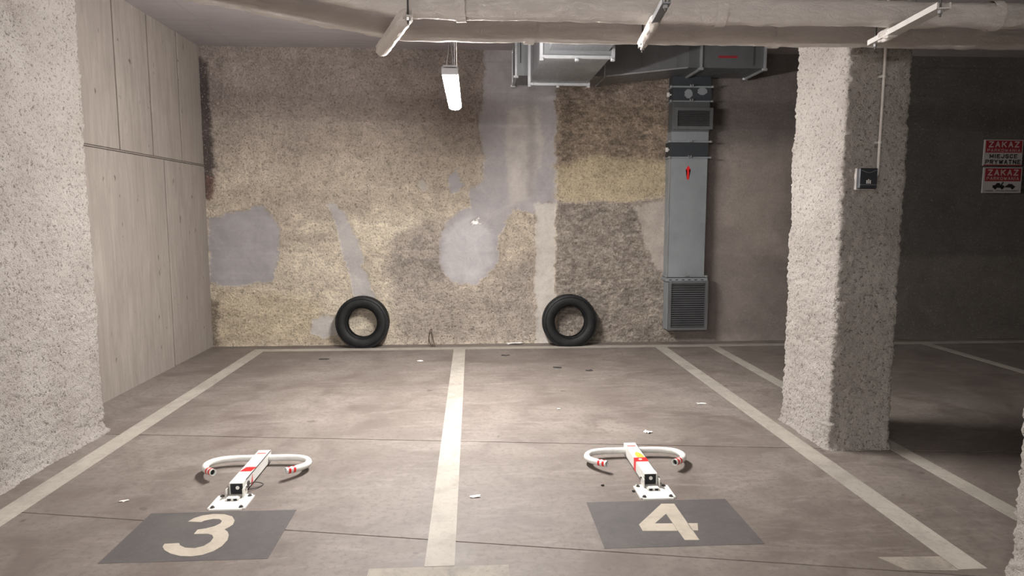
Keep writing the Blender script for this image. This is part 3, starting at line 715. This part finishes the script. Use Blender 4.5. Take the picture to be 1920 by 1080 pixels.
# ================================================================== TYRES
def tyre(cx, R, r_in, wid, flat, lean, yfront, rot, label):
    prof = []          # (radius, y) outline of the section, y = 0 front .. wid back
    hw = wid/2
    bead = r_in
    sec = [(bead, -hw*0.55), (bead+0.012, -hw*0.72), (bead+0.03, -hw*0.86), (bead + (R-bead)*0.35, -hw*0.99), (bead + (R-bead)*0.62, -hw*0.98), (R-0.03, -hw*0.88), (R-0.014, -hw*0.8)]
    inner = [(bead, hw*0.55), (bead+0.02, hw*0.6), (bead + (R-bead)*0.5, hw*0.88), (R-0.03, hw*0.7), (R-0.022, 0), (R-0.03, -hw*0.7), (bead + (R-bead)*0.5, -hw*0.88), (bead+0.02, -hw*0.6)]
    full = sec + [(a, -b) for a, b in sec[::-1]] + inner[1:]
    N_ = 72
    def xf(r, y, a):
        x, z = r*math.sin(a), r*math.cos(a)
        lim = -(R - flat)
        k = max(0.0, -z/R)**2
        if z < lim + 0.05: z = max(z, lim + (z - lim)*0.12) if z < lim else z
        y = y*(1 + 0.12*k)
        return Vector((x, y, z))
    cz = R - flat
    def place(v):
        q = Matrix.Rotation(-lean, 3, 'X') @ (v + Vector((0, hw, cz)))
        return q + Vector((cx, yfront, 0))
    t = empty('tyre', (cx, yfront+hw, 0), label, 'tyre', 'old tyres leaning on the back wall')
    bm = BM(); rings = []
    for k in range(N_):
        a = 2*math.pi*k/N_; rings.append([bm.verts.new(place(xf(r, y, a))) for r, y in full])
    n = len(full)
    for k in range(N_):
        for j in range(n): bm.faces.new((rings[k][j], rings[k][(j+1) % n], rings[(k+1) % N_][(j+1) % n], rings[(k+1) % N_][j]))
    prop(obj('carcass', bm, 'rubber', t, True), 'black rubber sidewalls')
    # tread: ribs with grooves between, cut into blocks
    bm = BM(); nb = 64; ribs = [(-0.8, -0.48), (-0.42, -0.06), (0.06, 0.42), (0.48, 0.8)]
    for j, (u0, u1) in enumerate(ribs):
        for k in range(nb):
            a0 = 2*math.pi*(k+0.08 + 0.25*(j % 2))/nb; a1 = 2*math.pi*(k+0.92 + 0.25*(j % 2))/nb
            drop = lambda u: 0.008*abs(u)**2.5
            q = []
            for rr in (R-0.016, R):
                for u in (u0, u1):
                    for a in (a0, a1): q.append(bm.verts.new(place(xf(rr-drop(u), u*hw, a + 0.012*u))))
            for f in ((0, 1, 3, 2), (4, 6, 7, 5), (0, 4, 5, 1), (2, 3, 7, 6), (0, 2, 6, 4), (1, 5, 7, 3)): bm.faces.new([q[i] for i in f])
    prop(obj('tread', bm, 'rubber', t), 'worn block tread')
    bm = BM()
    for rr in (bead+0.02, R-0.038):
        ring = []
        for k in range(N_):
            a = 2*math.pi*k/N_; yy = -hw*(0.8 if rr < bead+0.03 else 0.94)
            ring.append([bm.verts.new(place(xf(rr+dr, yy+dy, a))) for dr, dy in ((-0.004, 0.004), (0, -0.005), (0.004, 0.004))])
        for k in range(N_):
            for j in range(3): bm.faces.new((ring[k][j], ring[k][(j+1) % 3], ring[(k+1) % N_][(j+1) % 3], ring[(k+1) % N_][j]))
    obj('sidewall_rib', bm, 'rubber', t, True)
tyre(-1.345, 0.325, 0.178, 0.175, 0.012, math.radians(3.0), 8.155, 0, 'black tyre leaning on the wall below the slanting grey strip')
tyre(1.20, 0.340, 0.190, 0.185, 0.035, math.radians(3.5), 8.13, 0, 'larger squashed black tyre leaning on the wall near the duct')

# ================================================================== FOLD-DOWN PARKING BARRIERS
def barrier(cx, label, style):
    t = empty('parking_barrier', (cx, 3.77, 0), label, 'parking barrier', 'fold-down parking barriers')
    # base plate
    bm = BM(); box(bm, cx-0.104, cx+0.104, 3.665, 3.868, 0.0, 0.008)
    es = [e for e in bm.edges if abs(e.verts[0].co.z - e.verts[1].co.z) > 0.004]
    bmesh.ops.bevel(bm, geom=es, offset=0.016, segments=4, affect='EDGES'); obj('base_plate', bm, 'white', t)
    for sx in (-1, 1):
        for sy in (-1, 1):
            q = (cx+sx*0.078, 3.7665+sy*0.076)
            bm = BM(); cyl(bm, (*q, 0.006), (*q, 0.017), 0.0085, 6); cyl(bm, (*q, 0.006), (*q, 0.0095), 0.013, 12); obj('anchor_bolt', bm, 'bolt', t)
    # hinge bracket: two lugs, pin and a raised lock cup
    for sx in (-1, 1):
        bm = BM(); box(bm, cx+sx*0.047-0.003, cx+sx*0.047+0.003, 3.815, 3.89, 0.006, 0.06, 0.002, 1); obj('hinge_lug', bm, 'dirty', t)
    bm = BM(); cyl(bm, (cx-0.058, 3.872, 0.05), (cx+0.058, 3.872, 0.05), 0.006, 10); obj('hinge_pin', bm, 'bolt', t)
    bm = BM(); box(bm, cx-0.036, cx+0.036, 3.775, 3.815, 0.007, 0.022, 0.004, 2); cup = obj('lock_cup', bm, 'dirty', t)
    for s in (-1, 1):
        bm = BM(); box(bm, cx+s*0.017-0.01, cx+s*0.017+0.01, 3.7738, 3.7755, 0.009, 0.02); obj('keyhole', bm, 'black', cup)
    # square post lying down: four walls, open near end
    z0, z1, ya, yb_ = 0.012, 0.082, 3.852, 4.40; hw = 0.04; th = 0.004
    bm = BM()
    box(bm, cx-hw, cx+hw, ya, yb_, z1-th, z1); box(bm, cx-hw, cx-hw+th, ya, yb_, z0, z1-th); box(bm, cx+hw-th, cx+hw, ya, yb_, z0, z1-th)
    box(bm, cx-hw, cx+hw, ya+0.035, yb_, z0, z0+th); box(bm, cx-hw+th, cx+hw-th, yb_-th, yb_, z0+th, z1-th)
    post = obj('post', bm, 'white', t)
    bm = BM(); box(bm, cx-hw+th, cx+hw-th, ya+0.012, ya+0.016, z0+th, z1-th); obj('inner_shade', bm, 'black', post)  # black sheet painted for the shade inside the open end
    bm = BM(); cyl(bm, (cx+0.004, ya+0.006, 0.05), (cx+0.004, ya+0.014, 0.05), 0.011, 12); obj('lock_barrel', bm, 'white', post)
    bm = BM(); box(bm, cx+hw*0.93, cx+hw+0.001, ya+0.05, yb_-0.01, z1-0.004, z1+0.0006); obj('seam', bm, 'bolt', post)
    bm = BM(); box(bm, cx-0.03, cx+0.026, yb_-0.075, yb_-0.05, z1, z1+0.0008); obj('slot', bm, 'redf', post)
    if style == 3:
        bm = BM(); v = [(cx-0.04, 4.03), (cx+0.028, 4.03), (cx+0.04, 4.10), (cx-0.022, 4.10)]; prism(bm, v, z1-0.001, z1+0.001); prop(obj('sticker', bm, 'red', post), 'red reflective patch on top')
        bm = BM(); prism(bm, [(0.05, z0+0.004), (0.09, z0+0.004), (0.085, z1-0.012)], cx+hw-0.001, cx+hw+0.0012)
        for vv in bm.verts: a, b, c = vv.co; vv.co = (c, 3.93+a, b)
        prop(obj('sticker', bm, 'red', post), 'red reflective wedge on the side')
        bm = BM(); cyl(bm, (cx+hw, 3.93, 0.045), (cx+hw+0.006, 3.93, 0.045), 0.018, 14); obj('side_lock', bm, 'bolt', post)
        pts = catmull([(cx+hw+0.004, 3.935, 0.04), (cx+hw+0.02, 3.99, 0.03), (cx+hw+0.06, 4.02, 0.006), (cx+hw+0.05, 3.975, 0.005), (cx+hw+0.006, 3.92, 0.012)], 6)
        bm = BM(); tube(bm, pts, 0.003, 6); obj('wire_loop', bm, 'bolt', post, True)
    else:
        bm = BM(); box(bm, cx-hw-0.001, cx+hw+0.001, 4.05, 4.12, z1-0.001, z1+0.001); prop(obj('sticker', bm, 'red', post), 'red reflective band on top')
        bm = BM(); box(bm, cx-hw-0.0012, cx-hw+0.001, 4.055, 4.105, z0+0.002, z1); prop(obj('sticker', bm, 'red', post), 'red reflective band on the side')
        bm = BM(); cyl(bm, (cx-0.005, 4.082, z1), (cx-0.005, 4.082, z1+0.004), 0.012, 12); obj('rivet', bm, 'dirty', post)
        bm = BM(); v = [(cx-0.014, 4.125), (cx+0.034, 4.125), (cx+0.026, 4.19), (cx+0.002, 4.225), (cx-0.018, 4.18)]; prism(bm, v, z1-0.001, z1+0.0008); prop(obj('sticker', bm, 'yellow', post), 'scuffed yellow warning sticker')
    # bent tube with open ends and red bands
    half = [(0.0, 4.352), (0.08, 4.352), (0.16, 4.35), (0.235, 4.338), (0.292, 4.305), (0.318, 4.25), (0.308, 4.19), (0.272, 4.135), (0.218, 4.085)]
    path = [(cx-a, b, 0.047 + 0.012*max(0, (4.2-b)/0.12)) for a, b in half[::-1]] + [(cx+a, b, 0.047 + 0.012*max(0, (4.2-b)/0.12)) for a, b in half[1:]]
    pts = catmull(path, 5)
    bm = BM(); hollow(bm, pts, 0.0205, 0.0165, 18); tb = obj('bent_tube', bm, 'white', t, True)
    for end in (0, 1):
        seq = pts if end == 0 else pts[::-1]
        bm = BM(); tube(bm, [seq[1], seq[2]], 0.0166, 14); obj('tube_inside', bm, 'black', tb)
        for q0, q1 in ((0.9, 1.9), (3.0, 4.0)):
            def at(s): i = int(s); return seq[i].lerp(seq[i+1], s-i)
            bm = BM(); hollow(bm, [at(q0), at((q0+q1)/2), at(q1)], 0.0212, 0.0200, 18); obj('red_band', bm, 'red', tb, True)
barrier(-1.376, 'white folded parking barrier lying in bay 3, with a wire loop on its post', 3)
barrier(1.062, 'white folded parking barrier lying in bay 4, with red band and yellow sticker', 4)

# ================================================================== SOCKET BOX AND CONDUIT ON THE PILLAR
sx0, sz1 = wy(1612, 315, 4.345); sx1, sz0 = wy(1643, 355, 4.345)
sb = empty('socket_box', ((sx0+sx1)/2, 4.395, sz0), 'dark grey surface socket box with lid on the rendered pillar', 'socket')
bm = BM(); box(bm, sx0-0.006, sx1+0.004, 4.372, 4.40, sz0-0.004, sz1, 0.004, 1); obj('back_box', bm, 'plastic', sb)
bm = BM(); box(bm, sx0, sx1, 4.338, 4.374, sz0+0.004, sz1, 0.006); obj('lid', bm, 'dark', sb)
mx = (sx0+sx1)/2; ww = sx1-sx0; hh = sz1-sz0
bm = BM(); tube(bm, catmull([(sx0+0.01, 4.337, sz1-0.014), (mx-0.02, 4.336, sz1-0.026), (mx, 4.336, sz1-0.03), (mx+0.02, 4.336, sz1-0.026), (sx1-0.01, 4.337, sz1-0.014)], 4), 0.0016, 6); obj('lid_rim', bm, 'dark2', sb)
bm = BM(); box(bm, sx0+0.004, sx1-0.004, 4.335, 4.339, sz0+0.028, sz0+0.031); obj('lid_edge', bm, 'dark2', sb)
bm = BM()
for k, hgt in ((-1, 0.024), (0, 0.03), (1, 0.024)): box(bm, mx+k*0.0115-0.0042, mx+k*0.0115+0.0042, 4.334, 4.3385, sz0+0.036, sz0+0.036+hgt, 0.0025, 2)
prop(obj('emblem', bm, 'offw', sb), 'pale arched mark of three bars')
c0 = Vector((*[wy(1661, 80, 4.365)[0]], 4.365, ZC)); zc = wy(1645, 325, 4.365)[1]; cxp = sx1 + 0.022
cd = empty('conduit_pipe', (cxp, 4.37, zc), 'thin pale grey conduit running down the pillar to the socket box', 'conduit')
bm = BM(); tube(bm, catmull([(cxp+0.004, 4.375, ZC), (cxp+0.003, 4.375, 2.6), (cxp, 4.375, zc+0.06), (cxp-0.001, 4.375, zc+0.02)], 6) + elbow((cxp-0.001, 4.375, zc-0.02), (0, 0, -1), (-1, 0, 0), 0.022, 8), 0.0095, 12); obj('tube', bm, 'plastic', cd, True)
for py in (143, 267):
    zz = wy(1653, py, 4.37)[1]
    bm = BM(); hollow(bm, [(cxp+0.002, 4.375, zz-0.007), (cxp+0.002, 4.375, zz+0.007)], 0.0135, 0.009, 14); box(bm, cxp-0.024, cxp+0.026, 4.384, 4.40, zz-0.007, zz+0.007); obj('clip', bm, 'offw', cd)

# ================================================================== SIGNS
G = {  # block capitals as strokes on a unit cell
 'Z': [[(0,1),(1,1),(0,0),(1,0)]], 'A': [[(0,0),(.5,1),(1,0)],[(.2,.33),(.8,.33)]], 'K': [[(0,0),(0,1)],[(1,1),(.05,.45)],[(.3,.62),(1,0)]],
 'P': [[(0,0),(0,1),(.75,1),(1,.88),(1,.6),(.75,.47),(0,.47)]], 'R': [[(0,0),(0,1),(.75,1),(1,.88),(1,.62),(.75,.5),(0,.5)],[(.5,.5),(1,0)]],
 'O': [[(.3,0),(.7,0),(1,.3),(1,.7),(.7,1),(.3,1),(0,.7),(0,.3),(.3,0)]], 'W': [[(0,1),(.25,0),(.5,.8),(.75,0),(1,1)]], 'N': [[(0,0),(0,1),(1,0),(1,1)]],
 'I': [[(.5,0),(.5,1)]], 'M': [[(0,0),(0,1),(.5,.25),(1,1),(1,0)]], 'E': [[(1,1),(0,1),(0,0),(1,0)],[(0,.52),(.85,.52)]], 'J': [[(.9,1),(.9,.25),(.65,0),(.3,0),(.05,.25)]],
 'S': [[(1,.8),(.75,1),(.25,1),(0,.82),(.05,.6),(.95,.42),(1,.2),(.75,0),(.25,0),(0,.2)]], 'C': [[(1,.75),(.7,1),(.3,1),(0,.7),(0,.3),(.3,0),(.7,0),(1,.25)]],
 'Y': [[(0,1),(.5,.5),(1,1)],[(.5,.5),(.5,0)]], 'T': [[(0,1),(1,1)],[(.5,1),(.5,0)]], 'G': [[(1,.78),(.7,1),(.3,1),(0,.7),(0,.3),(.3,0),(.7,0),(1,.2),(1,.48),(.6,.48)]],
 'D': [[(0,0),(0,1),(.6,1),(1,.7),(1,.3),(.6,0),(0,0)]], 'H': [[(0,0),(0,1)],[(1,0),(1,1)],[(0,.5),(1,.5)]], 'L': [[(0,1),(0,0),(1,0)]], ' ': []}
def text_mesh(body, width, height, x, z, y, mat, parent, bold=0.2):
    """flat block lettering; bold is the stroke width as a share of the letter height"""
    wts = [0.35 if c == 'I' else 1.25 if c in 'MW' else 0.5 if c == ' ' else 1.0 for c in body]
    gap = 0.32; unit = width/(sum(wts) + gap*(len(body)-1)); st = height*bold; cx = x; bm = BM(); lift = 0
    for c, k in zip(body, wts):
        w_ = unit*k
        for pl in G[c]:
            q = [Vector((cx + st/2 + a*(w_-st) if c != 'I' else cx + w_/2, y, z + st/2 + b*(height-st))) for a, b in pl]
            for p0, p1 in zip(q[:-1], q[1:]):
                d = (p1-p0).normalized(); n = Vector((-d.z, 0, d.x))*st/2; e = d*st*0.42; lift = (lift+1) % 12; up_ = Vector((0, -0.00025*lift, 0))
                bm.faces.new([bm.verts.new(v+up_) for v in (p0-e+n, p1+e+n, p1+e-n, p0-e-n)])
        cx += w_ + gap*unit
    return prop(obj('lettering', bm, mat, parent), 'lettering ' + body)
def plate(bm, x0, x1, z0, z1, y, th=0.004): return box(bm, x0, x1, y-th, y, z0, z1)
ys = YW - 0.02
def sign(x0, x1, z0, z1, label):
    return empty('parking_sign', ((x0+x1)/2, ys, z0), label, 'sign', 'no-parking signs'), x1-x0, z1-z0
ax0, az1 = wy(1845, 262, ys); ax1, az0 = wy(1913, 311, ys)
t, W_, H_ = sign(ax0, ax1, az0, az1, 'upper red and white sign reading ZAKAZ PARKOWANIA MIEJSCE PRYWATNE')
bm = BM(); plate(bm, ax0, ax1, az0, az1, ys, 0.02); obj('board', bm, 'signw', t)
bm = BM(); plate(bm, ax0+0.015, ax1-0.015, az0+H_*0.50, az1-0.01, ys-0.02, 0.002); obj('red_field', bm, 'signr', t)
bm = BM(); plate(bm, ax0, ax1, az0, az0+H_*0.035, ys-0.02, 0.002); obj('red_strip', bm, 'signr', t)
yl = ys - 0.0235
text_mesh('ZAKAZ', W_*0.80, H_*0.235, ax0+W_*0.1, az0+H_*0.70, yl, 'signp', t, bold=0.2)
text_mesh('PARKOWANIA', W_*0.86, H_*0.12, ax0+W_*0.07, az0+H_*0.53, yl, 'signp', t, bold=0.17)
text_mesh('MIEJSCE', W_*0.72, H_*0.16, ax0+W_*0.14, az0+H_*0.285, yl, 'signk', t, bold=0.2)
text_mesh('PRYWATNE', W_*0.92, H_*0.17, ax0+W_*0.04, az0+H_*0.06, yl, 'signk', t, bold=0.2)
bx0, bz1 = wy(1843, 314, ys); bx1, bz0 = wy(1911, 362, ys)
t, W_, H_ = sign(bx0, bx1, bz0, bz1, 'lower red and white sign reading ZAKAZ PARKOWANIA above a car being towed')
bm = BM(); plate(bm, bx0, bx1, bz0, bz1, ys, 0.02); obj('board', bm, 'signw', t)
bm = BM(); plate(bm, bx0+0.02, bx1-0.015, bz0+H_*0.46, bz1-0.012, ys-0.02, 0.002); obj('red_field', bm, 'signr', t)
text_mesh('ZAKAZ', W_*0.80, H_*0.24, bx0+W_*0.1, bz0+H_*0.68, yl, 'signp', t, bold=0.2)
text_mesh('PARKOWANIA', W_*0.84, H_*0.125, bx0+W_*0.08, bz0+H_*0.505, yl, 'signp', t, bold=0.17)
bm = BM()
for pl in ([(.25,.2),(.25,.3),(.34,.31),(.36,.39),(.43,.39),(.45,.31),(.56,.29),(.56,.2)], [(.45,.3),(.49,.28),(.54,.42),(.51,.44)], [(.57,.22),(.58,.27),(.63,.31),(.67,.36),(.76,.35),(.8,.29),(.84,.26),(.83,.2)]) + tuple([(cx_+.035*math.cos(k*.5236), .19+.05*math.sin(k*.5236)) for k in range(12)] for cx_ in (.32,.5,.77)):
    bm.faces.new([bm.verts.new((bx0+W_*a, yl, bz0+H_*b)) for a, b in pl])
bmesh.ops.triangulate(bm, faces=bm.faces[:]); prop(obj('tow_truck_pictogram', bm, 'signk', t), 'black pictogram of a car being towed')
text_mesh('GROZI', W_*0.23, H_*0.055, bx0+W_*0.06, bz0+H_*0.055, yl, 'signk', t, bold=0.18)
text_mesh('ODHOLOWANIEM', W_*0.59, H_*0.055, bx0+W_*0.335, bz0+H_*0.055, yl, 'signk', t, bold=0.18)

# ================================================================== LITTER
def scrap(px, py, w_, d_, ang, mat, name, label, cat, crease=0.006, thick=0.0008):
    x, y = fl(px, py); bm = BM(); n = 5
    g = [[None]*n for _ in range(n)]
    for i in range(n):
        for j in range(n):
            u, v = i/(n-1)-0.5, j/(n-1)-0.5
            rr = 1 + random.uniform(-0.18, 0.18)*(abs(u) > 0.4 or abs(v) > 0.4)
            a, b = u*w_*rr, v*d_*rr
            g[i][j] = bm.verts.new((x + a*math.cos(ang) - b*math.sin(ang), y + a*math.sin(ang) + b*math.cos(ang), thick + 0.0005 + random.uniform(0, crease)))
    for i in range(n-1):
        for j in range(n-1): bm.faces.new((g[i][j], g[i+1][j], g[i+1][j+1], g[i][j+1]))
    r = bmesh.ops.extrude_face_region(bm, geom=bm.faces[:])
    for v in r['geom']:
        if isinstance(v, bmesh.types.BMVert): v.co.z -= thick
    zm = min(v.co.z for v in bm.verts)
    bmesh.ops.translate(bm, verts=bm.verts, vec=(0, 0, 0.0003-zm))
    prop(obj(name, bm, mat, loc=(x, y, 0)), label, cat, 'litter on the floor')
scrap(965, 644.5, 0.2, 0.10, 0.1, 'paper', 'paper_scrap', 'flat white paper scrap at the wall left of the larger tyre', 'paper', 0.02)
scrap(1316, 757, 0.09, 0.035, 0.05, 'paper', 'paper_scrap', 'thin white paper strip near the right line of bay 4', 'paper')
scrap(1214, 811, 0.045, 0.05, 0.6, 'paper', 'paper_scrap', 'small white paper scrap behind the barrier of bay 4', 'paper', 0.012)
scrap(891, 931.5, 0.055, 0.03, 0.1, 'paper', 'paper_scrap', 'white paper scrap just right of the middle line', 'paper')
scrap(232, 940, 0.05, 0.018, 0.4, 'dirty', 'paper_scrap', 'small pale paper strip left of the digit 3 panel', 'paper')
scrap(788, 677, 0.06, 0.05, 0.2, 'paper', 'paper_scrap', 'tiny white paper scrap left of the middle line near the wall', 'paper')
scrap(1048, 767, 0.025, 0.02, 0.2, 'paper', 'paper_scrap', 'tiny white paper scrap in the middle of bay 4', 'paper')
scrap(949, 666.5, 0.1, 0.035, 0.0, 'scrap', 'leaf_scrap', 'dark dry leaf right of the middle line near the wall', 'leaf', 0.008)
scrap(1045, 689.5, 0.09, 0.04, -0.2, 'scrap', 'leaf_scrap', 'dark dry leaf below the larger tyre', 'leaf', 0.008)
scrap(1105, 695, 0.07, 0.04, 0.1, 'scrap', 'leaf_scrap', 'dark dry leaf right of the other two dark leaves', 'leaf', 0.008)
scrap(608, 673.5, 0.1, 0.05, 0.0, 'scrap', 'leaf_scrap', 'dark dry leaf below the smaller tyre', 'leaf', 0.008)
scrap(1130, 911, 0.017, 0.012, 0.0, 'scrap', 'pebble', 'small black pebble in front of the left arm of the bay 4 barrier', 'pebble', 0.004, 0.006)
scrap(1188, 922, 0.017, 0.012, 0.0, 'scrap', 'pebble', 'small black pebble beside the base plate of the bay 4 barrier', 'pebble', 0.004, 0.006)
# wire loop against the wall
lx, ly = fl(811, 651)
bm = BM(); tube(bm, catmull([(lx, ly, 0.006), (lx-0.035, ly+0.06, 0.05), (lx-0.05, ly+0.12, 0.12), (lx-0.035, YW-0.065, 0.18), (lx-0.02, YW-0.06, 0.2), (lx-0.012, ly+0.12, 0.15), (lx+0.005, ly+0.06, 0.08), (lx+0.03, ly, 0.006)], 6), 0.006, 8)
prop(obj('wire_loop', bm, 'rust', loc=(lx, ly, 0), smooth=True), 'rusty loop of wire leaning on the foot of the back wall', 'wire')
